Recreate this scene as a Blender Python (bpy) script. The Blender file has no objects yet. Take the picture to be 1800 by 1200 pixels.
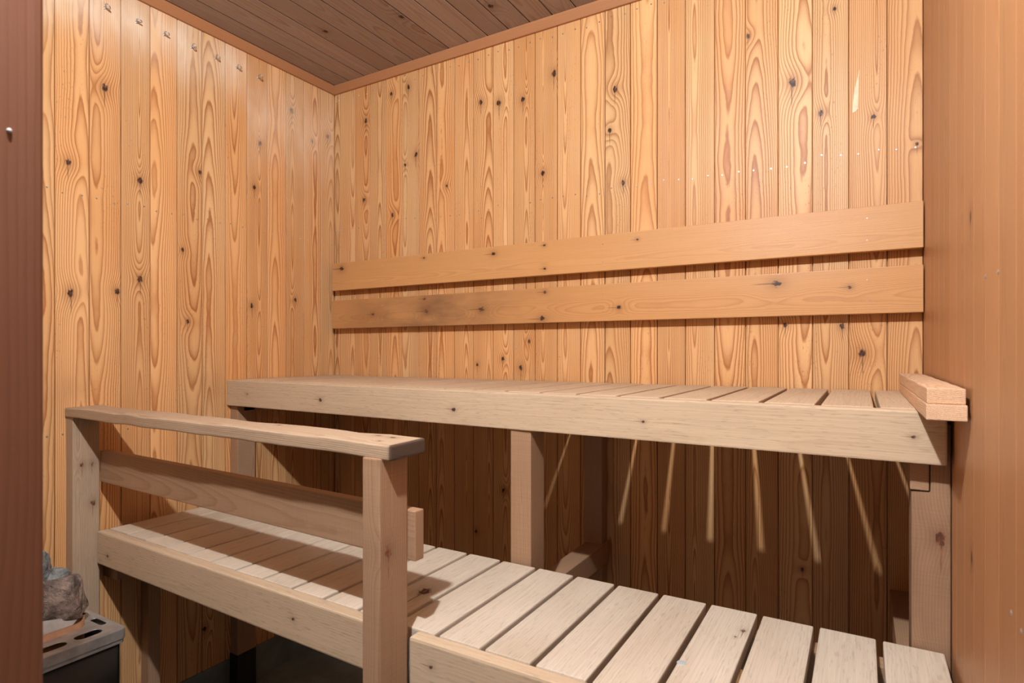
import bpy, bmesh, math, random
from mathutils import Vector, Matrix, noise

# ------------------------------------------------------------------ camera
H = 1.087                                   # eye height above the floor
scene = bpy.context.scene
C = scene.collection
cam_data = bpy.data.cameras.new('camera')
cam = bpy.data.objects.new('camera', cam_data)
C.objects.link(cam)
cam.location = (0, 0, H)
cam.rotation_euler = (math.radians(90), 0, math.radians(30.6))
cam_data.sensor_width = 36
cam_data.lens = 1040 / 1800 * 36
cam_data.shift_y = 18 / 1800
cam_data.clip_start = .02
cam_data.dof.use_dof = True
cam_data.dof.focus_distance = 1.7
cam_data.dof.aperture_fstop = 9
scene.camera = cam

# ------------------------------------------------------------------ world, lamps, exposure
world = bpy.data.worlds.new('world')
scene.world = world
world.use_nodes = True
world.node_tree.nodes['Background'].inputs[0].default_value = (.9, .95, 1, 1)
world.node_tree.nodes['Background'].inputs[1].default_value = 0.0
LAMP = Vector((-.31, .09, 2.015))            # bare bulb close under the sauna ceiling
LAMP_W = 103
vs = scene.view_settings
vs.view_transform = 'Standard'
vs.look = 'None'
vs.exposure = 0.0
vs.gamma = 1
vs.use_curve_mapping = False

# ------------------------------------------------------------------ room numbers
XL, XR, YB, ZC = -1.736, .118, 1.602, 2.092
XE, YF0, YE = 1.0, -.95, .36                # space behind the camera
R = random.Random(7)

# ------------------------------------------------------------------ node helper
class Tree:
    def __init__(s, mat):
        mat.use_nodes = True
        s.t = mat.node_tree
        s.b = s.t.nodes['Principled BSDF']
    def n(s, kind, **kw):
        o = s.t.nodes.new(kind)
        for k, v in kw.items():
            setattr(o, k, v)
        return o
    def put(s, sock, v):
        if hasattr(v, 'is_output') or isinstance(v, bpy.types.NodeSocket):
            s.t.links.new(v, sock)
        elif isinstance(v, (tuple, list)) and len(sock.default_value) == 4 and len(v) == 3:
            sock.default_value = (*v, 1)
        else:
            sock.default_value = v
    def m(s, op, *a, clamp=False):
        o = s.n('ShaderNodeMath', operation=op, use_clamp=clamp)
        for i, v in enumerate(a):
            s.put(o.inputs[i], v)
        return o.outputs[0]
    def add(s, a, b): return s.m('ADD', a, b)
    def sub(s, a, b): return s.m('SUBTRACT', a, b)
    def mul(s, a, b): return s.m('MULTIPLY', a, b)
    def div(s, a, b): return s.m('DIVIDE', a, b)
    def vec(s, x, y, z):
        o = s.n('ShaderNodeCombineXYZ')
        for i, v in enumerate((x, y, z)):
            s.put(o.inputs[i], v)
        return o.outputs[0]
    def xyz(s, v):
        o = s.n('ShaderNodeSeparateXYZ')
        s.put(o.inputs[0], v)
        return o.outputs
    def noise(s, v, scale, detail=2, rough=.5):
        o = s.n('ShaderNodeTexNoise')
        s.put(o.inputs['Vector'], v)
        o.inputs['Scale'].default_value = scale
        o.inputs['Detail'].default_value = detail
        o.inputs['Roughness'].default_value = rough
        return o.outputs['Fac']
    def mix(s, f, a, b, mode='MIX'):
        o = s.n('ShaderNodeMix', data_type='RGBA', blend_type=mode)
        s.put(o.inputs[0], f)
        s.put(o.inputs[6], a)
        s.put(o.inputs[7], b)
        return o.outputs[2]
    def step(s, x, a, b, lo=0., hi=1.):
        o = s.n('ShaderNodeMapRange', interpolation_type='SMOOTHSTEP')
        s.put(o.inputs[0], x)
        for i, v in enumerate((a, b, lo, hi)):
            o.inputs[i + 1].default_value = v
        return o.outputs[0]
    def attr(s, name):
        o = s.n('ShaderNodeAttribute', attribute_type='OBJECT', attribute_name=name)
        return o.outputs
    def obj(s):
        return s.n('ShaderNodeTexCoord').outputs['Object']
    def bump(s, h, strength, dist):
        o = s.n('ShaderNodeBump')
        o.inputs['Strength'].default_value = strength
        o.inputs['Distance'].default_value = dist
        s.put(o.inputs['Height'], h)
        s.t.links.new(o.outputs[0], s.b.inputs['Normal'])

def wood(name, early, late, ring=300, contrast=.8, warp=.045, fiber=.12, rough=.5, spec=.4, knots=0,
         knot=(.035, .016, .012), vary=.12, blotch=(1, .86, .72), blotch_amt=.35, dash=0.0, pith=(.012, .05), bump=.25, specks=0., saw=0., hue=0.):
    """Sawn timber: rings of a log cut along local Z, with knots, stains and chalky marks set per board."""
    mat = bpy.data.materials.new(name)
    t = Tree(mat)
    u, w, v = t.xyz(t.obj())
    seed = t.attr('seed')['Fac']
    r1, r2, r3 = t.xyz(t.attr('rnd')['Vector'])
    sv = t.mul(seed, 3.71)
    # wandering pith
    low = t.sub(t.noise(t.vec(t.add(t.mul(u, 1.2), seed), w, t.add(t.mul(v, .9), sv)), 1.7, 1.5, .45), .5)
    mid = t.sub(t.noise(t.vec(t.add(t.mul(u, 16), seed), t.mul(w, 16), t.add(t.mul(v, 4.5), sv)), 1, 2), .5)
    wig = t.sub(t.noise(t.vec(t.add(t.mul(u, 60), seed), t.mul(w, 60), t.add(t.mul(v, 28), sv)), 1, 2), .5)
    u0 = t.mul(t.sub(r1, .5), .062)
    w0 = t.add(t.add(t.mul(r2, -pith[1]), -pith[0]), t.add(t.mul(low, warp), t.mul(t.mul(t.sub(r3, .5), .05), v)))
    du, dw = t.sub(u, u0), t.sub(w, w0)
    rad = t.m('SQRT', t.add(t.mul(du, du), t.mul(dw, dw)))
    rad = t.add(t.add(rad, t.mul(mid, .0062)), t.mul(wig, .0011))
    fine = t.sub(t.noise(t.vec(t.add(t.mul(u, 170), seed), t.mul(w, 170), t.add(t.mul(v, 90), sv)), 1, 2), .5)
    kmask = khalo = None
    for i in range(knots):
        ku, kv, ks = t.xyz(t.attr('knot%d' % i)['Vector'])
        s_ = t.m('MAXIMUM', ks, 1e-5)
        a = t.div(t.sub(u, ku), s_)
        b = t.div(t.sub(v, kv), t.mul(s_, 1.35))
        d2 = t.add(t.mul(a, a), t.mul(b, b))
        rad = t.add(rad, t.mul(t.m('EXPONENT', t.mul(d2, -.16)), t.mul(ks, .85)))
        dd = t.add(t.m('SQRT', d2), t.mul(fine, 1.1))
        k1 = t.step(dd, .34, .66, 1., 0.)
        # thin dark check running down the grain from the knot
        tail = t.mul(t.step(t.m('ABSOLUTE', t.add(a, t.mul(mid, .6))), .03, .11, 1., 0.), t.step(t.m('ABSOLUTE', t.add(b, 1.1)), .6, 2.4, .8, 0.))
        k1 = t.m('MAXIMUM', k1, tail)
        k2 = t.m('EXPONENT', t.mul(d2, -.55))
        kmask = k1 if kmask is None else t.m('MAXIMUM', kmask, k1)
        khalo = k2 if khalo is None else t.m('MAXIMUM', khalo, k2)
    ph = t.mul(rad, ring)
    fr = t.m('FRACT', ph)
    prof = t.mul(t.m('POWER', fr, 2.6), t.step(fr, .84, 1., 1., 0.))
    band = t.noise(t.vec(t.mul(rad, 55), seed, t.mul(v, .5)), 1, 1)
    prof = t.mul(t.mul(prof, contrast), t.add(.3, t.mul(band, 1.7)))
    fib = t.noise(t.vec(t.add(t.mul(u, 620), seed), t.mul(w, 620), t.mul(v, 9)), 1, 2, .6)
    col = t.mix(t.m('MINIMUM', prof, 1.), early, late)
    big = t.noise(t.vec(t.add(t.mul(u, 5), seed), t.mul(w, 5), t.add(t.mul(v, 2.2), sv)), 1, 2)
    col = t.mix(t.mul(t.step(big, .35, .75), blotch_amt), col, t.mix(1., col, (*blotch, 1), 'MULTIPLY'))
    val = t.add(t.add(1 - vary / 2, t.mul(t.m('FRACT', t.mul(seed, 7.31)), vary)), t.mul(t.sub(fib, .5), fiber * 2))
    if dash:
        dn = t.noise(t.vec(t.add(t.mul(u, 420), seed), t.mul(w, 420), t.mul(v, 38)), 1, 1)
        val = t.sub(val, t.mul(t.step(dn, .60, .70), dash))
    if saw:
        sn = t.noise(t.vec(t.mul(u, 6), t.mul(w, 6), t.add(t.mul(v, 330), sv)), 1, 1)
        val = t.add(val, t.mul(t.sub(sn, .5), saw))
    if specks:
        pn = t.noise(t.vec(t.add(t.mul(u, 330), seed), t.mul(w, 330), t.mul(v, 120)), 1, 1)
        pm = t.noise(t.vec(t.add(t.mul(u, 22), sv), t.mul(w, 22), t.add(t.mul(v, 2.6), seed)), 1, 2)
        val = t.sub(val, t.mul(t.mul(t.step(pn, .63, .72), t.step(pm, .5, .66)), specks))
    col = t.mix(1., col, t.vec(val, val, val), 'MULTIPLY')
    if hue:
        hb = t.m('FRACT', t.mul(seed, 3.17))
        col = t.mix(t.mul(hb, hue), col, t.mix(1., col, (1, .80, .62, 1), 'MULTIPLY'))
    if knots:
        col = t.mix(t.mul(khalo, .55), col, (*[x * .75 for x in late], 1))
        col = t.mix(kmask, col, t.mix(t.step(fine, -.1, .22), (*knot, 1), (*[x * 3.4 for x in knot], 1)))
    # stains and chalky marks that belong to single boards
    nz = t.noise(t.vec(t.mul(u, 14), t.mul(w, 14), t.add(t.mul(v, 5), sv)), 1, 3, .6)
    for nm, colr in (('stain', (.16, .075, .04)), ('chalk', (.90, .76, .60)), ('soot', (.05, .03, .022))):
        p0, hw, st = t.xyz(t.attr(nm)['Vector'])
        q = t.div(t.sub(v, p0), t.m('MAXIMUM', hw, 1e-4))
        g = t.m('EXPONENT', t.mul(t.mul(q, q), -1))
        f = t.mul(t.mul(g, st), t.step(nz, .30, .72, .35, 1.))
        col = t.mix(t.m('MINIMUM', f, .9), col, (*colr, 1))
    t.put(t.b.inputs['Base Color'], col)
    t.put(t.b.inputs['Roughness'], t.add(rough, t.mul(t.sub(fib, .5), .2)))
    t.b.inputs['Specular IOR Level'].default_value = spec
    t.bump(t.add(t.mul(fib, .5), t.mul(prof, .5)), bump, .0012)
    return mat

def plain(name, col, rough=.5, metal=0, spec=.5, nscale=8, amt=.15, bump=0., bscale=60, emit=0):
    mat = bpy.data.materials.new(name)
    t = Tree(mat)
    P = t.obj()
    a = t.noise(P, nscale, 4, .6)
    c = t.mix(t.step(a, .3, .7), tuple(x * (1 - amt) for x in col) + (1,), tuple(min(1, x * (1 + amt)) for x in col) + (1,))
    t.put(t.b.inputs['Base Color'], c)
    t.b.inputs['Roughness'].default_value = rough
    t.b.inputs['Metallic'].default_value = metal
    t.b.inputs['Specular IOR Level'].default_value = spec
    if emit:
        t.b.inputs['Emission Color'].default_value = (1, .97, .92, 1)
        t.b.inputs['Emission Strength'].default_value = emit
    if bump:
        t.bump(t.noise(P, bscale, 5, .65), bump, .01)
    return mat

M = {}
M['pine'] = wood('knotty_pine_panelling', (.735, .465, .23), (.41, .18, .068), ring=250, contrast=1.3, knots=3, rough=.44, spec=.26, vary=.20, specks=.35, hue=.6, blotch=(.93, .76, .60), blotch_amt=.6, knot=(.045, .02, .013))
M['backrest'] = wood('varnished_pine_board', (.60, .315, .125), (.38, .165, .055), ring=420, contrast=.5, knots=9, rough=.42, vary=.06, warp=.03)
M['bench'] = wood('pale_aspen', (.58, .435, .295), (.43, .30, .19), ring=230, contrast=.38, knots=5, dash=.17, fiber=.2, rough=.62, spec=.25,
                  vary=.10, blotch=(.82, .78, .76), blotch_amt=.7, knot=(.06, .03, .02), warp=.02)
M['slat'] = wood('sun_bleached_aspen', (.61, .52, .415), (.47, .37, .275), ring=230, contrast=.38, knots=2, dash=.16, fiber=.2, rough=.62, spec=.25,
                 vary=.08, blotch=(.82, .76, .70), blotch_amt=.8, knot=(.06, .03, .02), warp=.02)
M['worn'] = wood('weathered_softwood', (.47, .34, .23), (.29, .19, .115), ring=300, contrast=.7, knots=5, dash=.10, fiber=.2, rough=.68, spec=.2,
                 vary=.08, blotch=(.86, .8, .78), blotch_amt=.6, knot=(.08, .035, .02), bump=.45)
M['post'] = wood('planed_spruce_post', (.385, .235, .14), (.26, .135, .072), ring=260, contrast=.6, knots=3, fiber=.16, saw=.22, rough=.6, spec=.25,
                 vary=.06, knot=(.10, .035, .018), blotch=(.9, .84, .8))
M['raw'] = wood('rough_sawn_softwood', (.64, .43, .28), (.46, .26, .15), ring=420, contrast=.75, saw=.2, fiber=.4, rough=.8, spec=.15, bump=.6)
M['ceil'] = wood('grey_brown_ceiling_boards', (.38, .32, .305), (.25, .18, .16), ring=260, contrast=.8, knots=2, rough=.6, spec=.25, vary=.2, fiber=.2)
M['right'] = wood('brown_panelling', (.42, .205, .09), (.28, .115, .045), ring=330, contrast=.55, knots=2, rough=.45, vary=.14, fiber=.16)
M['trim'] = wood('stained_moulding', (.42, .195, .09), (.33, .14, .06), ring=300, contrast=.4, rough=.5, vary=.05)
M['jamb'] = wood('red_brown_stained_wood', (.15, .058, .029), (.085, .03, .015), ring=200, contrast=.5, rough=.5, vary=.02, fiber=.1)
M['steel'] = plain('brushed_steel', (.46, .455, .44), .40, .55, nscale=25, amt=.2)
M['zinc'] = plain('zinc_plated_steel', (.55, .56, .57), .35, .9, nscale=60)
M['black'] = plain('black_enamel', (.005, .005, .005), .3, 0, nscale=20)
M['copper'] = plain('heat_tinted_steel', (.50, .27, .15), .5, .35, nscale=18, amt=.25)
M['rubber'] = plain('black_plastic', (.012, .012, .011), .6)
M['concrete'] = plain('painted_concrete', (.17, .195, .195), .75, nscale=5, amt=.3, bump=.2, bscale=40)
M['plaster'] = plain('dark_brown_plaster', (.13, .09, .065), .85, nscale=3, amt=.06, bump=.05)
M['porcelain'] = plain('white_porcelain', (.8, .79, .76), .3)
M['stone_grey'] = plain('grey_peridotite', (.20, .205, .20), .85, nscale=45, amt=.55, bump=.9, bscale=70)
M['stone_brown'] = plain('red_brown_stone', (.22, .16, .13), .85, nscale=32, amt=.6, bump=.9, bscale=55)
M['splinter'] = plain('bare_splintered_wood', (.80, .62, .42), .7, nscale=40)
M['putty'] = plain('grey_filler', (.42, .44, .44), .6)

# ------------------------------------------------------------------ object helpers
seed_count = [0]
def mesh_obj(name, me, mat, parent=None, M4=None):
    o = bpy.data.objects.new(name, me)
    C.objects.link(o)
    if mat is not None and not me.materials:
        me.materials.append(mat)
    M4 = M4 or Matrix()
    if parent is not None:
        o.parent = parent
        o.matrix_basis = Matrix.Translation(-Vector(parent['_base'])) @ M4
    else:
        o.matrix_basis = M4
        o['_base'] = tuple(M4.translation)
    seed_count[0] += 1
    rr = random.Random(seed_count[0] * 31 + 5)
    o['seed'] = rr.uniform(1, 60)
    o['rnd'] = (rr.random(), rr.random(), rr.random())
    return o

def tag(o, label=None, cat=None, group=None, kind=None):
    if label: o['label'] = label
    if cat: o['category'] = cat
    if group: o['group'] = group
    if kind: o['kind'] = kind
    return o

def thing(name, base, label, cat, group=None):
    o = bpy.data.objects.new(name, None)
    C.objects.link(o)
    o.location = base
    o['_base'] = tuple(base)
    o.empty_display_size = .05
    return tag(o, label, cat, group)

def box_bm(W, T, L, bev=.002, seg=2):
    bm = bmesh.new()
    bmesh.ops.create_cube(bm, size=1)
    bmesh.ops.scale(bm, vec=(W, T, L), verts=bm.verts)
    if bev:
        bmesh.ops.bevel(bm, geom=bm.edges[:], offset=bev, segments=seg, affect='EDGES', profile=.6)
    return bm

def to_mesh(bm, name, smooth=False):
    me = bpy.data.meshes.new(name)
    bm.normal_update()
    bm.to_mesh(me)
    bm.free()
    if smooth:
        for p in me.polygons: p.use_smooth = True
    return me

def frame(p0, p1, wdir):
    """Matrix with local Z along p0-p1, local X along wdir (orthogonalised), origin in the middle."""
    p0, p1 = Vector(p0), Vector(p1)
    z = (p1 - p0).normalized()
    x = Vector(wdir)
    x = (x - z * x.dot(z)).normalized()
    y = z.cross(x)
    R3 = Matrix((x, y, z)).transposed()
    return Matrix.Translation((p0 + p1) / 2) @ R3.to_4x4()

def set_knots(o, M4, pts):
    inv = M4.inverted()
    for i, (p, s) in enumerate(pts):
        q = inv @ Vector(p)
        o['knot%d' % i] = (q.x, q.z, s)

def plank(name, p0, p1, wdir, W, T, mat, parent=None, bev=.002, knots=(), worn=0, seg=2, smooth=False):
    M4 = frame(p0, p1, wdir)
    L = (Vector(p1) - Vector(p0)).length
    bm = box_bm(W, T, L, bev, seg)
    if worn:
        for k in range(1, 30):
            zc = -L / 2 + L * k / 30
            bmesh.ops.bisect_plane(bm, geom=bm.verts[:] + bm.edges[:] + bm.faces[:], plane_co=(0, 0, zc), plane_no=(0, 0, 1))
        for vt in bm.verts:
            q = vt.co
            e = Vector((noise.noise(q * 14), noise.noise(q * 14 + Vector((9, 0, 0))), 0))
            vt.co += e * worn
    o = mesh_obj(name, to_mesh(bm, name, smooth), mat, parent, M4)
    if knots:
        set_knots(o, M4, knots)
    return o

def slab(name, lo, hi, mat, parent=None, bev=0):
    lo, hi = Vector(lo), Vector(hi)
    d = hi - lo
    return mesh_obj(name, to_mesh(box_bm(*d, bev), name), mat, parent, Matrix.Translation((lo + hi) / 2))

def prism(name, pts, axis, a0, a1, mat, parent=None, bev=0, along=False):
    """Polygon pts in the two other axes, extruded along axis from a0 to a1."""
    bm = bmesh.new()
    cx = sum(p[0] for p in pts) / len(pts); cy = sum(p[1] for p in pts) / len(pts); ca = (a0 + a1) / 2
    def co(p, a):
        if axis == 'X': return (a - ca, p[0] - cx, p[1] - cy)
        if axis == 'Y': return (p[0] - cx, a - ca, p[1] - cy)
        return (p[0] - cx, p[1] - cy, a - ca)
    A = [bm.verts.new(co(p, a0)) for p in pts]
    B = [bm.verts.new(co(p, a1)) for p in pts]
    n = len(pts)
    bm.faces.new(A); bm.faces.new(B[::-1])
    for i in range(n):
        bm.faces.new((A[i], B[i], B[(i + 1) % n], A[(i + 1) % n]))
    bmesh.ops.recalc_face_normals(bm, faces=bm.faces[:])
    if bev:
        bmesh.ops.bevel(bm, geom=bm.edges[:], offset=bev, segments=2, affect='EDGES')
    org = {'X': (ca, cx, cy), 'Y': (cx, ca, cy), 'Z': (cx, cy, ca)}[axis]
    M4 = Matrix.Translation(org)
    if along:                               # local Z, the grain, follows the extrusion
        rot = {'X': Matrix.Rotation(math.pi / 2, 4, 'Y'), 'Y': Matrix.Rotation(-math.pi / 2, 4, 'X'), 'Z': Matrix()}[axis]
        bmesh.ops.transform(bm, matrix=rot.inverted(), verts=bm.verts)
        M4 = M4 @ rot
    return mesh_obj(name, to_mesh(bm, name), mat, parent, M4)

def nails(name, pts, normal, parent, r=.0027):
    """Small domed nail heads, one joined part."""
    bm = bmesh.new()
    n = Vector(normal)
    q = n.to_track_quat('Z', 'Y').to_matrix().to_4x4()
    base = Vector(pts[0])
    for p in pts:
        bmesh.ops.create_cone(bm, cap_ends=True, segments=8, radius1=r, radius2=r * .6, depth=.0012,
                              matrix=Matrix.Translation(Vector(p) - base) @ q)
    o = mesh_obj(name, to_mesh(bm, name), M['zinc'], parent, Matrix.Translation(base))
    o['kind'] = 'stuff'
    return o

# ------------------------------------------------------------------ setting: floor, walls, ceiling
tag(slab('floor', (XL - .1, YF0 - .1, -.1), (XE + .1, YB + .1, 0), M['concrete']), 'grey painted concrete floor under the benches', 'floor', kind='structure')
BT, GAP = .012, .0022                       # panelling thickness and joint width
ZB = .109                                   # panelling starts above a low concrete plinth

def wall_knots(lst, lo, hi):
    return [k for k in lst if lo < k[0] < hi][:3]

# back wall
wb = tag(slab('wall_back', (XL - .08, YB + .008, 0), (XR + .05, YB + .1, ZC + .05), M['pine']), 'pine panelled back wall of the sauna', 'wall', kind='structure')
BK = [(-.8, 1.927, .0137), (-.996, 1.881, .0145), (-.908, 1.87, .0124), (-.606, 1.835, .0114), (-.622, 1.72, .0098), (-.147, 1.748, .0155),
      (-.085, 1.66, .0092), (-.582, 1.565, .0097), (-.249, 1.891, .0082), (-.838, 1.632, .0114), (-1.065, 1.896, .0111), (-1.37, 2.015, .012),
      (-1.449, 2.009, .0102), (-1.573, 1.938, .0126), (-1.336, 1.772, .0119), (-1.582, 1.646, .0105), (-1.443, 1.575, .0102), (-1.385, 1.744, .008),
      (-1.203, 1.646, .0077), (.001, 1.082, .0129), (-.163, 1.153, .008), (-.04, 1.147, .009), (-.577, 1.108, .0107),
      (-.886, 1.119, .008), (-.916, 1.036, .0116), (-.981, 1.064, .010), (-1.079, 1.046, .0084), (.106, 1.552, .0055), (-.979, .647, .010),
      (-1.083, .502, .008), (-.125, .556, .006), (.023, 1.63, .0079), (-.056, 1.903, .006)]
edges = [.118, .05]
while edges[-1] > XL + .01:
    edges.append(max(edges[-1] - .0763, XL))
back_nails = []
for a, b in zip(edges, edges[1:]):
    lo, hi = b, a
    if hi - lo < .02: continue
    M4 = None
    x0, x1 = lo + GAP / 2, hi - GAP / 2
    kn = [((k[0], YB, k[1]), k[2]) for k in wall_knots(BK, lo, hi)]
    plank('wall_board', ((x0 + x1) / 2, YB + BT / 2, ZB), ((x0 + x1) / 2, YB + BT / 2, ZC), (1, 0, 0), x1 - x0, BT, M['pine'], wb, .0011, kn, seg=1)
    for zz in (2.042 + R.uniform(-.005, .005), 1.55 + R.uniform(-.006, .006), .86):
        for fx in (.25, .78):
            back_nails.append((lo + (hi - lo) * fx, YB - .0004, zz + R.uniform(-.004, .004)))
nails('nail_head', back_nails, (0, -1, 0), wb)

# left wall
wl = tag(slab('wall_left', (XL - .1, YF0 - .1, 0), (XL - .008, YB + .1, ZC + .05), M['pine']), 'pine panelled left wall with a row of screw eyes', 'wall', kind='structure')
LK = [(.804, 1.789, .0135), (.894, 1.565, .0121), (1.067, 1.633, .0097), (1.277, 1.785, .0105), (1.405, 1.938, .0131), (1.496, 1.859, .0094),
      (1.568, 1.899, .0129), (1.255, 1.633, .0104), (.894, 1.289, .0121), (.835, 1.251, .0103), (.72, 1.568, .0111), (.725, 1.236, .013),
      (1.246, 1.239, .0113), (1.42, 1.271, .0091), (1.251, 1.013, .0085), (1.014, 1.389, .0078), (1.03, 1.177, .0085), (1.083, .237, .0105)]
le = [1.602, 1.536]
while le[-1] > YF0:
    le.append(max(le[-1] - .0768, YF0))
left_nails = []
for i, (hi, lo) in enumerate(zip(le, le[1:])):
    if hi - lo < .02: continue
    y0, y1 = lo + GAP / 2, hi - GAP / 2
    kn = [((XL, k[0], k[1]), k[2]) for k in wall_knots(LK, lo, hi)]
    o = plank('wall_board', (XL - BT / 2, (y0 + y1) / 2, ZB), (XL - BT / 2, (y0 + y1) / 2, ZC), (0, 1, 0), y1 - y0, BT, M['pine'], wl, .0011, kn, seg=1)
    zm = (ZB + ZC) / 2
    if lo > .6:
        o['chalk'] = (2.0 - zm, .07 + .05 * R.random(), .5 + .4 * R.random()) if i > 4 else (1.88 - zm, .14, .5)
        if lo < .70 or 1.07 < lo < 1.10:     # grime marks on two boards
            o['stain'] = (.98 - zm, .06, .25)
        for zz in (1.491, .876):
            for fy in (.22, .78):
                left_nails.append((XL + .0004, lo + (hi - lo) * fy, zz + R.uniform(-.005, .005)))
nails('nail_head', left_nails, (1, 0, 0), wl)

# right wall: brown panelling ending where the camera space opens
wr = tag(slab('wall_right', (XR + .008, YE, 0), (XR + .09, YB + .1, ZC + .05), M['right']), 'brown panelled right wall beside the bench end', 'wall', kind='structure')
y = YB
rk = {0: []}
while y > YE + .01:
    lo = max(y - .0768, YE)
    kn = [((XR, k[0], k[1]), k[2]) for k in [(.937, 1.258, .012), (.93, .83, .010), (.79, .72, .009)] if lo < k[0] < y]
    plank('wall_board', (XR + BT / 2, (lo + y) / 2, ZB), (XR + BT / 2, (lo + y) / 2, ZC), (0, 1, 0), y - lo - .0008, BT, M['right'], wr, .0003, kn, seg=1)
    y = lo
nails('nail_head', [(XR - .0004, .76, 1.167), (XR - .0004, .70, .848), (XR - .0004, .66, .847), (XR - .0004, .83, 1.17)], (-1, 0, 0), wr, .003)

# space behind the camera
tag(slab('wall_front', (XL - .1, YF0 - .1, 0), (XE + .1, YF0, ZC + .05), M['plaster']), 'brown plastered wall behind the camera', 'wall', kind='structure')
tag(slab('wall_side', (XE, YF0, 0), (XE + .1, YE + .1, ZC + .05), M['plaster']), 'brown plastered side wall of the entrance space', 'wall', kind='structure')
tag(slab('wall_return', (XR + .09, YE, 0), (XE, YE + .1, ZC + .05), M['plaster']), 'brown plastered wall beside the sauna opening', 'wall', kind='structure')

# ceiling boards
ce = tag(slab('ceiling', (XL - .1, YF0 - .1, ZC + .008), (XE + .1, YB + .1, ZC + .1), M['ceil']), 'grey brown boarded sauna ceiling', 'ceiling', kind='structure')
x = XL
cx_edges = [XL, -1.716 + .001]
while cx_edges[-1] < XR:
    cx_edges.append(min(cx_edges[-1] + .0766, XR))
for i, (a, b) in enumerate(zip(cx_edges, cx_edges[1:])):
    if b - a < .015: continue
    kn = [((x_, y_, ZC), s_) for x_, y_, s_ in [(-1.19, 1.36, .012), (-.93, 1.45, .014), (-1.45, 1.30, .012), (-.80, 1.40, .012)] if a < x_ < b]
    plank('ceiling_board', ((a + b) / 2, YF0, ZC + BT / 2), ((a + b) / 2, YB, ZC + BT / 2), (1, 0, 0), b - a - .0036, BT, M['ceil'], ce, .0011, kn, seg=1)

# mouldings along the ceiling
tp = [(0, 0), (.021, 0), (.021, .006), (.008, .027), (0, .027)]
tb = prism('trim_1', [(YB - p[0], ZC - p[1]) for p in tp], 'X', XL, XR, M['trim'], bev=.0008, along=True)
tag(tb, 'narrow brown ceiling moulding along the back wall', 'moulding', kind='structure')
tl = prism('trim_2', [(XL + p[0], ZC - p[1]) for p in tp], 'Y', YF0, YB, M['trim'], bev=.0008, along=True)
tag(tl, 'narrow brown ceiling moulding along the left wall', 'moulding', kind='structure')
for o in (tb, tl):                          # rotate the grain along the moulding
    o['rnd'] = (.5, .9, .5)

# concrete plinths
tag(slab('baseboard_left', (XL - .012, .3, 0), (XL + .001, YB, ZB), M['concrete']), 'grey concrete plinth under the left panelling', 'plinth', kind='structure')
tag(slab('baseboard_back', (XL, YB - .001, 0), (XR, YB + .012, ZB), M['concrete']), 'grey concrete plinth under the back panelling', 'plinth', kind='structure')
tag(slab('baseboard_right', (XR - .001, YE, 0), (XR + .012, YB, ZB), M['concrete']), 'grey concrete plinth under the right panelling', 'plinth', kind='structure')

# torn splinter scar on one back wall board
bm = bmesh.new()
sp = [(-.005, 1.745), (-.0065, 1.70), (-.008, 1.655), (-.014, 1.648), (-.0195, 1.648), (-.0165, 1.69), (-.012, 1.715)]
fv = [bm.verts.new((p[0] + .01, 0, p[1] - 1.69)) for p in sp]
f = bm.faces.new(fv)
ex = bmesh.ops.extrude_face_region(bm, geom=[f])
bmesh.ops.translate(bm, vec=(0, -.0008, 0), verts=[g for g in ex['geom'] if isinstance(g, bmesh.types.BMVert)])
bmesh.ops.recalc_face_normals(bm, faces=bm.faces[:])
o = mesh_obj('torn_splinter', to_mesh(bm, 'torn_splinter'), M['splinter'], wb, Matrix.Translation((-.01, YB, 1.69)))
o['label'] = 'pale torn strip of bare wood'

# ------------------------------------------------------------------ upper bench
def yrail(x): return 1.155 - (x - XL) * .070 / 1.848
ZU, RT = .998, .030
ub = thing('upper_bench', (-.8, 1.35, 0), 'pale slatted upper bench with a deep front rail along the back wall', 'bench')
p0 = Vector((XL + .001, yrail(XL) + RT / 2, ZU - .041)); p1 = Vector((.110, yrail(.110) + RT / 2, ZU - .041))
plank('front_rail', p0, p1, (0, 0, 1), .080, RT, M['bench'], ub, .003,
      [((-1.288, 1.12, .954), .0085), ((-.822, 1.12, .952), .0075), ((-.36, 1.12, .953), .0048), ((.069, 1.1, .957), .0046), ((-1.627, 1.13, .957), .005)])
g = [.110, .021, -.064, -.153, -.244, -.334, -.423, -.514, -.603]
while g[-1] - .0895 > XL: g.append(g[-1] - .0895)
g.append(XL + .002)
for i, (b, a) in enumerate(zip(g, g[1:])):
    ga = .0045 if i else .0
    x0, x1 = a + .0045, b - ga
    xm = (x0 + x1) / 2
    plank('slat', (xm, yrail(xm) + RT + .0005, ZU - .0105), (xm, 1.592 - .004 * R.random(), ZU - .0105), (1, 0, 0), x1 - x0, .022, M['bench'], ub, .0028)
plank('batten', (XL + .003, yrail(XL) + RT + .032, ZU - .040), (.06, yrail(.06) + RT + .032, ZU - .040), (0, 1, 0), .062, .036, M['post'], ub, .002)  # unseen batten, added behind the rail to shorten the light streaks below
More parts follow.
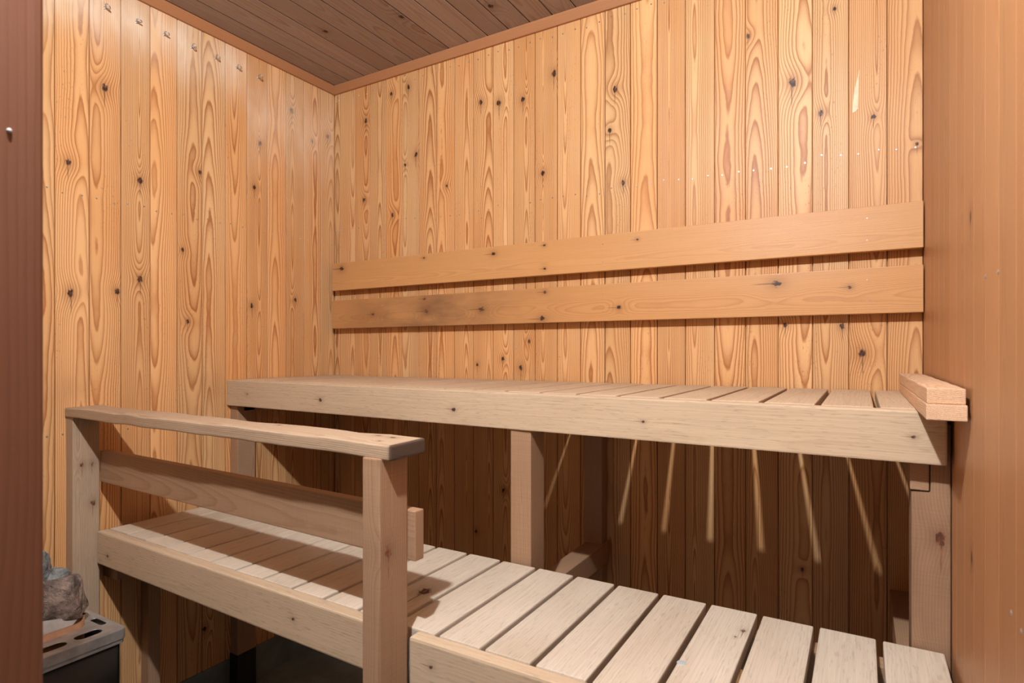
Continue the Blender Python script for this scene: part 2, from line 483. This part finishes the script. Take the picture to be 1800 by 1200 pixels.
# bearers across the depth, front legs, back post, low stretchers
plank('bearer', (-1.717, 1.19, .937), (-1.717, YB, .937), (1, 0, 0), .036, .080, M['post'], ub, .002)
plank('bearer', (-.640, 1.145, .946), (-.640, YB, .946), (1, 0, 0), .045, .060, M['post'], ub, .002)
plank('bearer', (.0775, 1.118, .924), (.0775, YB, .924), (1, 0, 0), .025, .106, M['post'], ub, .002)
plank('leg', (-1.7175, 1.200, .125), (-1.7175, 1.200, .96), (0, 1, 0), .064, .037, M['post'], ub, .002)
plank('foot', (-1.7175, 1.200, 0), (-1.7175, 1.200, .127), (0, 1, 0), .068, .041, M['rubber'], ub, .002)
plank('leg', (-.640, 1.150, .02), (-.640, 1.150, .96), (1, 0, 0), .051, .062, M['post'], ub, .002).__setitem__('soot', (-.02, .05, .35))
plank('foot', (-.640, 1.150, 0), (-.640, 1.150, .022), (1, 0, 0), .055, .066, M['rubber'], ub, .002)
plank('back_post', (-.656, 1.580, 0), (-.656, 1.580, .93), (1, 0, 0), .054, .042, M['post'], ub, .002)
plank('stretcher', (-.650, 1.180, .517), (-.650, 1.602, .517), (1, 0, 0), .054, .058, M['post'], ub, .002)
plank('stretcher', (.085, 1.16, .517), (.085, 1.602, .517), (1, 0, 0), .060, .058, M['post'], ub, .002)
lg = prism('leg', [(.067, .0), (.1165, .0), (.1165, .976), (.0915, .976), (.0915, .869), (.067, .868)], 'Y', 1.116, 1.178, M['post'], ub, bev=.0012)
lg['soot'] = (.05, .30, .42)
set_knots(lg, Matrix.Translation((.55 / 6, 1.147, 3.689 / 6)), [((.104, 1.12, .80), .013), ((.075, 1.12, .61), .010)])

# ------------------------------------------------------------------ lower bench
ZL_, LT = .627, .026
def ylow(x):                                # front of the rail; its left length stands slightly askew
    return .7385 - min(0, x + .66) * .0255
lb = thing('lower_bench', (-.8, .93, 0), 'pale slatted lower bench in front of the upper bench', 'bench')
plank('front_rail', (-1.690, ylow(-1.690) + LT / 2, .5855), (-.652, ylow(-.652) + LT / 2, .5855), (0, 0, 1), .083, LT, M['bench'], lb, .0035,
      [((-1.633, .77, .573), .007), ((-.917, .75, .586), .0055)])
plank('front_rail', (-.630, .7375 + LT / 2, .5855), (.112, .7375 + LT / 2, .5855), (0, 0, 1), .083, LT, M['bench'], lb, .0045,
      [((-.585, .745, .590), .006)])
lgaps = [-1.688, -1.597, -1.505, -1.412, -1.320, -1.229, -1.137, -1.046, -.954, -.863, -.772, -.683, -.594, -.506, -.417, -.328, -.240, -.153, -.065, .024, .113]
kn_s = {-.240: [((-.168, 1.033, ZL_), .0075), ((-.176, 1.005, ZL_), .0035)], -.772: [((-.722, .89, ZL_), .02)]}
for i, (a, b) in enumerate(zip(lgaps, lgaps[1:])):
    gl = .0046 if i > 9 else .0024 + .00028 * i
    x0, x1 = a + gl, b - gl
    xm = (x0 + x1) / 2
    inner = ylow(xm) + LT
    gap0 = max(0, .004 - (xm + 1.688) * .009)
    y1 = 1.1115 + R.uniform(-.001, .001)
    o = plank('slat', (xm, inner + gap0, ZL_ - .0105), (xm, y1, ZL_ - .0105), (1, 0, 0), x1 - x0, .022, M['slat'], lb, .0028, kn_s.get(a, ()))
plank('batten', (-1.700, .80, .536), (-1.700, 1.10, .536), (1, 0, 0), .072, .086, M['post'], lb, .002)
plank('batten', (-1.66, 1.085, .575), (.11, 1.085, .575), (0, 1, 0), .036, .060, M['post'], lb, .002)
plank('batten', (-.60, .79, .575), (-.60, 1.065, .575), (1, 0, 0), .045, .060, M['post'], lb, .002)
plank('batten', (.085, .765, .575), (.085, 1.065, .575), (1, 0, 0), .045, .060, M['post'], lb, .002)
plank('leg', (.085, .81, 0), (.085, .81, .546), (1, 0, 0), .045, .045, M['post'], lb, .002)
plank('leg', (-.60, .84, 0), (-.60, .84, .546), (1, 0, 0), .045, .045, M['post'], lb, .002)
plank('leg', (-1.716, .912, 0), (-1.716, .912, .494), (1, 0, 0), .038, .032, M['post'], lb, .002)
bm = bmesh.new()
bmesh.ops.create_cone(bm, cap_ends=True, segments=20, radius1=.0075, radius2=.0068, depth=.001)
bmesh.ops.scale(bm, vec=(1, .9, 1), verts=bm.verts)
o = mesh_obj('filler_spot', to_mesh(bm, 'filler_spot'), M['putty'], lb, Matrix.Translation((-.229, .880, ZL_ + .0008)))
o['label'] = 'round grey filler spot'

# ------------------------------------------------------------------ handrail
hr = thing('handrail', (-1.15, .72, 0), 'weathered wooden handrail on two posts beside the stove', 'handrail')
plank('top_rail', (XL + .002, .752, .934), (-.612, .717, .934), (0, 1, 0), .082, .024, M['worn'], hr, .0045,
      [((-.964, .75, .946), .006), ((-.694, .735, .946), .007), ((-.661, .735, .946), .008), ((-.659, .700, .946), .004)], worn=.0026, seg=3)['soot'] = (.5613, .004, 1.5)
plank('post', (-1.7175, .745, 0), (-1.7175, .745, .923), (0, 1, 0), .061, .036, M['worn'], hr, .0025,
      [((-1.70, .735, .80), .008), ((-1.70, .758, .80), .007), ((-1.70, .76, .70), .009)])
plank('post', (-.6505, .7055, 0), (-.6505, .7055, .923), (0, 1, 0), .0635, .037, M['post'], hr, .0022, [((-.632, .692, .777), .011)])
plank('middle_rail', (-1.702, .788, .7905), (-.616, .748, .7905), (0, 0, 1), .081, .021, M['post'], hr, .0022)

# ------------------------------------------------------------------ backrest
br = thing('backrest', (-.8, 1.58, 1.17), 'two varnished pine backrest boards on the back wall', 'backrest')
plank('backrest_board', (-1.7125, 1.578, 1.366), (XR - .002, 1.578, 1.366), (0, 0, 1), .102, .020, M['backrest'], br, .0018,
      [((a, 1.57, b), c) for a, b, c in [(-1.663, 1.395, .0137), (-.994, 1.394, .0095), (-.815, 1.404, .0055), (-.815, 1.335, .0055), (-.529, 1.394, .005), (-1.273, 1.404, .006)]])
b2 = plank('backrest_board', (-1.7125, 1.578, 1.2255), (XR - .002, 1.578, 1.2255), (0, 0, 1), .104, .020, M['backrest'], br, .0018,
      [((a, 1.57, b), c) for a, b, c in [(-1.507, 1.221, .009), (-1.263, 1.223, .0125), (-1.041, 1.221, .0136), (-.823, 1.186, .0125), (-.813, 1.265, .0075), (-.582, 1.21, .0085), (-.179, 1.253, .0140), (-.024, 1.236, .0065), (-1.271, 1.266, .008)]])
b2['stain'] = (-.46, .36, .85)
for xx in (-1.45, -.62, .02):
    for z0, z1 in ((1.19, 1.262), (1.33, 1.402)):
        plank('batten', (xx, 1.595, z0), (xx, 1.595, z1), (1, 0, 0), .04, .015, M['pine'], br, .001)
nails('nail_head', [(xx + d, 1.5677, zz) for xx in (-1.45, -.62, .02) for d in (-.01,) for zz in (1.39, 1.34, 1.25, 1.20)], (0, -1, 0), br, .0018)

# ------------------------------------------------------------------ loose laths
l1 = plank('loose_lath', (.0925, .925, 1.0095), (.0925, 1.545, 1.0095), (1, 0, 0), .043, .0200, M['raw'], None, .0012, worn=.0008)
tag(l1, 'rough sawn lath lying on the bench end, the lower of two', 'lath', 'loose laths on the upper bench')
l2 = plank('loose_lath', (.0925, .930, 1.0300), (.0905, 1.535, 1.0300), (1, 0, 0), .041, .0200, M['raw'], None, .0015, worn=.0008)
tag(l2, 'rough sawn lath stacked on top of another lath at the bench end', 'lath', 'loose laths on the upper bench')

# ------------------------------------------------------------------ screw eyes on the left wall
def screw_eye_mesh():
    bm = bmesh.new()
    r, n, m = .0065, 16, 8
    rings = []
    for i in range(n):
        a = 2 * math.pi * i / n
        c = Vector((.015 + r * math.cos(a), 0, r * math.sin(a)))
        rad = Vector((math.cos(a), 0, math.sin(a)))
        rings.append([bm.verts.new(c + rad * .0016 * math.cos(b) + Vector((0, 1, 0)) * .0016 * math.sin(b)) for b in [2 * math.pi * j / m for j in range(m)]])
    for i in range(n):
        for j in range(m):
            bm.faces.new((rings[i][j], rings[(i + 1) % n][j], rings[(i + 1) % n][(j + 1) % m], rings[i][(j + 1) % m]))
    bmesh.ops.create_cone(bm, cap_ends=True, segments=10, radius1=.0017, radius2=.0017, depth=.013,
                          matrix=Matrix.Translation((.003, 0, 0)) @ Matrix.Rotation(math.pi / 2, 4, 'Y'))
    bmesh.ops.create_cone(bm, cap_ends=True, segments=12, radius1=.0035, radius2=.003, depth=.0015,
                          matrix=Matrix.Translation((.0006, 0, 0)) @ Matrix.Rotation(math.pi / 2, 4, 'Y'))
    bmesh.ops.recalc_face_normals(bm, faces=bm.faces[:])
    return to_mesh(bm, 'screw_eye', True)
eye = screw_eye_mesh()
words = ['seventh', 'sixth', 'fifth', 'fourth', 'third', 'second', 'first']
for yy, wd in zip((.805, .884, .960, 1.041, 1.117, 1.190, 1.269), words):
    o = mesh_obj('screw_eye', eye, M['zinc'], None, Matrix.Translation((XL, yy, 2.002)) @ Matrix.Rotation(R.uniform(-.5, .5) + .9, 4, 'X'))
    tag(o, 'small steel screw eye in the wall, %s of its row from the room corner' % wd, 'screw eye', 'screw eyes along the left wall')

# ------------------------------------------------------------------ stove
SC = Vector((-1.348, .666, 0))              # far right corner of the stove top
# local stove axes: x runs inward to the left wall, y runs from the corner towards the door side
ST = Matrix(((-1, 0, 0, SC.x), (0, -1, 0, SC.y), (0, 0, 1, 0), (0, 0, 0, 1)))
SB, SA, ZS = .335, .30, .500
stove = thing('sauna_stove', (-1.51, .52, 0), 'black electric sauna stove with a slotted steel top rim', 'stove')

def rrect(x0, y0, x1, y1, r, n=6):
    out = []
    for cx_, cy_, a0 in ((x1 - r, y1 - r, 0), (x0 + r, y1 - r, 90), (x0 + r, y0 + r, 180), (x1 - r, y0 + r, 270)):
        for k in range(n + 1):
            a = math.radians(a0 + 90 * k / n)
            out.append((cx_ + r * math.cos(a), cy_ + r * math.sin(a)))
    return out

def plate(name, loops, th, mat, parent, M4, bev=.0):
    cu = bpy.data.curves.new(name, 'CURVE')
    cu.dimensions = '2D'; cu.fill_mode = 'BOTH'; cu.extrude = th / 2; cu.bevel_depth = bev
    for lp in loops:
        s = cu.splines.new('POLY')
        s.points.add(len(lp) - 1)
        for p, q in zip(s.points, lp): p.co = (q[0], q[1], 0, 1)
        s.use_cyclic_u = True
    tmp = bpy.data.objects.new('tmp', cu)
    C.objects.link(tmp)
    dg = bpy.context.evaluated_depsgraph_get()
    me = bpy.data.meshes.new_from_object(tmp.evaluated_get(dg))
    bpy.data.objects.remove(tmp)
    bpy.data.curves.remove(cu)
    me.name = name
    me.materials.clear()
    bm = bmesh.new(); bm.from_mesh(me)
    bmesh.ops.remove_doubles(bm, verts=bm.verts, dist=1e-5)
    bmesh.ops.transform(bm, matrix=M4, verts=bm.verts)
    cen = sum((v.co for v in bm.verts), Vector()) / len(bm.verts)
    bmesh.ops.translate(bm, vec=-cen, verts=bm.verts)
    bmesh.ops.recalc_face_normals(bm, faces=bm.faces[:])
    bm.to_mesh(me); bm.free()
    return mesh_obj(name, me, mat, parent, Matrix.Translation(cen))

RX, RY = .074, .036                         # rim width towards the room and towards the bench
slots = []
for k in range(4):                          # slots along the side that faces the room
    a0 = .032 + k * .064
    slots.append(rrect(.020, a0, .047, a0 + .050, .0130))
for k in range(3):                          # short slots along the bench side
    slots.append(rrect(.055 + k * .09, .010, .105 + k * .09, .024, .0068))
IN = lambda d, r: rrect(RX - d, RY - d, SB - .05 + d, SA - .05 + d, r + d)
Tz = lambda z: ST @ Matrix.Translation((0, 0, z))
plate('top_rim', [rrect(.003, .003, SB - .003, SA - .003, .008)] + slots + [IN(0, .03)], .0022, M['steel'], stove, Tz(ZS))
plate('rim_skirt', [rrect(0, 0, SB, SA, .010), rrect(.003, .003, SB - .003, SA - .003, .008)], .019, M['steel'], stove, Tz(ZS - .0095), bev=.0012)
plate('rim_lip', [rrect(.002, .002, SB - .002, SA - .002, .008), rrect(.008, .008, SB - .008, SA - .008, .006)], .008, M['steel'], stove, Tz(ZS - .0245), bev=.0008)
plate('body', [rrect(.006, .006, SB - .006, SA - .006, .010), rrect(.010, .010, SB - .010, SA - .010, .008)], .36, M['black'], stove, Tz(.296))
plate('base_plate', [rrect(.008, .008, SB - .008, SA - .008, .010)], .004, M['black'], stove, Tz(.118))
plate('stone_liner', [IN(.0005, .03), IN(-.0035, .03)], .150, M['copper'], stove, Tz(ZS + .014 - .075))
plate('stone_grate', [IN(-.003, .03)], .004, M['black'], stove, Tz(.42))
for bx, ay in ((.03, .03), (SB - .03, .03), (.03, SA - .03), (SB - .03, SA - .03)):
    plate('leg', [rrect(bx - .012, ay - .012, bx + .012, ay + .012, .004)], .118, M['black'], stove, Tz(.059))

def hull_obj(name, pts, mat, parent, sub=0, rough=.0, sd=0):
    bm = bmesh.new()
    for p in pts: bm.verts.new(p)
    r = bmesh.ops.convex_hull(bm, input=bm.verts[:])
    bmesh.ops.delete(bm, geom=[g for g in r['geom_unused'] + r['geom_interior'] if isinstance(g, bmesh.types.BMVert)], context='VERTS')
    cen = sum((v.co for v in bm.verts), Vector()) / len(bm.verts)
    bmesh.ops.translate(bm, vec=-cen, verts=bm.verts)
    if sub:
        bmesh.ops.triangulate(bm, faces=bm.faces[:])
        for k in range(sub):
            bmesh.ops.subdivide_edges(bm, edges=bm.edges[:], cuts=1, use_grid_fill=True)
        for v in bm.verts:
            q = v.co
            v.co = q * (1 + rough * noise.noise(q * 42 + Vector((sd, 0, 0))) + rough * .5 * noise.noise(q * 130 + Vector((0, sd, 0))))
    bmesh.ops.recalc_face_normals(bm, faces=bm.faces[:])
    return mesh_obj(name, to_mesh(bm, name), mat, parent, Matrix.Translation(cen))
# steel guide plate leaning over the near side of the stones
hull_obj('guide_plate', [ST @ Vector((b + d, a, z)) for d in (0, .0022) for b, a, z in
         ((.079, .078, .502), (.079, .215, .495), (.108, .230, .556), (.092, .046, .522))], M['steel'], stove)

CR = Vector((math.cos(math.radians(30.6)), math.sin(math.radians(30.6)), 0)); CF = Vector((-CR.y, CR.x, 0))
def stone(label, c, pts, mat, sd):
    """Angular stone: hull of (across, up, depth) points in millimetres about c."""
    o = hull_obj('stove_stone', [c + CR * (p[0] / 1000) + Vector((0, 0, p[1] / 1000)) + CF * (p[2] / 1000) for p in pts], mat, None, 3, .10, sd)
    o['_base'] = tuple(o.matrix_basis.translation)
    return tag(o, label, 'stone', 'stones in the stove')
def blob(sd, rx, ry, rz):
    rr = random.Random(sd)
    out = []
    for k in range(22):
        n = Vector((rr.gauss(0, 1), rr.gauss(0, 1), rr.gauss(0, 1))).normalized()
        out.append((n.x * rx, n.y * ry, n.z * rz))
    return out
big = [(-46, 12, -10), (-28, 38, -18), (30, 46, -6), (24, 44, 26), (40, 22, -22), (49, -14, -14), (47, -42, 0), (8, -52, -20), (-18, -40, -26), (-44, 2, 24), (-10, 30, 36), (36, -30, 34), (-20, -44, 30), (-38, -14, -24)]
stone('large angular red brown stone leaning on the steel guide plate', ST @ Vector((.122, .072, .564)), big, M['stone_brown'], 3)
stone('smooth grey stone on top of the stove stones, beside the dark post', ST @ Vector((.222, .082, .604)), blob(4, 40, 48, 40), M['stone_grey'], 11)
stone('small dark grey stone wedged behind the large brown stone', ST @ Vector((.186, .050, .584)), blob(9, 28, 28, 26), M['stone_grey'], 5)
stone('light grey speckled stone low behind the steel guide plate', ST @ Vector((.140, .120, .530)), blob(6, 34, 30, 30), M['stone_grey'], 8)
stone('grey stone buried under the other stove stones', ST @ Vector((.120, .078, .470)), blob(7, 36, 38, 34), M['stone_grey'], 14)
stone('grey stone at the bottom of the stove on its wall side', ST @ Vector((.225, .100, .500)), blob(8, 42, 55, 42), M['stone_grey'], 15)
stone('grey stone at the end of the stove away from the brown stone', ST @ Vector((.165, .195, .475)), blob(10, 55, 45, 40), M['stone_grey'], 16)

# ------------------------------------------------------------------ post beside the opening
pt = thing('guard_post', (-.54, .147, 0), 'dark red brown stained wooden post standing between the opening and the stove', 'post')
plank('shaft', (-.540, .1518, .0), (-.540, .1518, 1.66), (0, 1, 0), .100, .036, M['jamb'], pt, .006, seg=3)
plank('cap', (-.540, .097, 1.672), (-.540, .207, 1.672), (1, 0, 0), .046, .026, M['jamb'], pt, .004)
bm = bmesh.new()
bmesh.ops.create_uvsphere(bm, u_segments=12, v_segments=8, radius=.0017)
mesh_obj('plug', to_mesh(bm, 'plug', True), M['putty'], pt, Matrix.Translation((-.5215, .180, 1.244)))

# ------------------------------------------------------------------ lamps
def lamp(name, label, p, power, radius, colour):
    t = thing(name, (p.x, p.y, ZC), label, 'lamp')
    bm = bmesh.new()
    bmesh.ops.create_cone(bm, cap_ends=True, segments=24, radius1=.04, radius2=.045, depth=.014)
    bmesh.ops.bevel(bm, geom=bm.edges[:], offset=.002, segments=2, affect='EDGES')
    mesh_obj('mounting_plate', to_mesh(bm, 'mounting_plate'), M['porcelain'], t, Matrix.Translation((p.x, p.y, ZC - .006)))
    top = ZC - .012
    bm = bmesh.new()
    d = max(.012, top - (p.z + radius) + .001)
    bmesh.ops.create_cone(bm, cap_ends=True, segments=20, radius1=.014, radius2=.018, depth=d)
    mesh_obj('socket', to_mesh(bm, 'socket'), M['porcelain'], t, Matrix.Translation((p.x, p.y, top - d / 2)))
    ld = bpy.data.lights.new(name + '_bulb_offscreen', 'POINT')
    ld.energy = power
    ld.shadow_soft_size = radius
    ld.color = colour
    lo = bpy.data.objects.new(name + '_bulb_offscreen', ld)
    C.objects.link(lo)
    lo.parent = t
    lo.location = Vector(p) - Vector(t['_base'])
lamp('ceiling_lamp', 'bare bulb lamp close under the sauna ceiling', LAMP, LAMP_W, .020, (.95, .98, 1))

for o in bpy.data.objects:
    if '_base' in o: del o['_base']
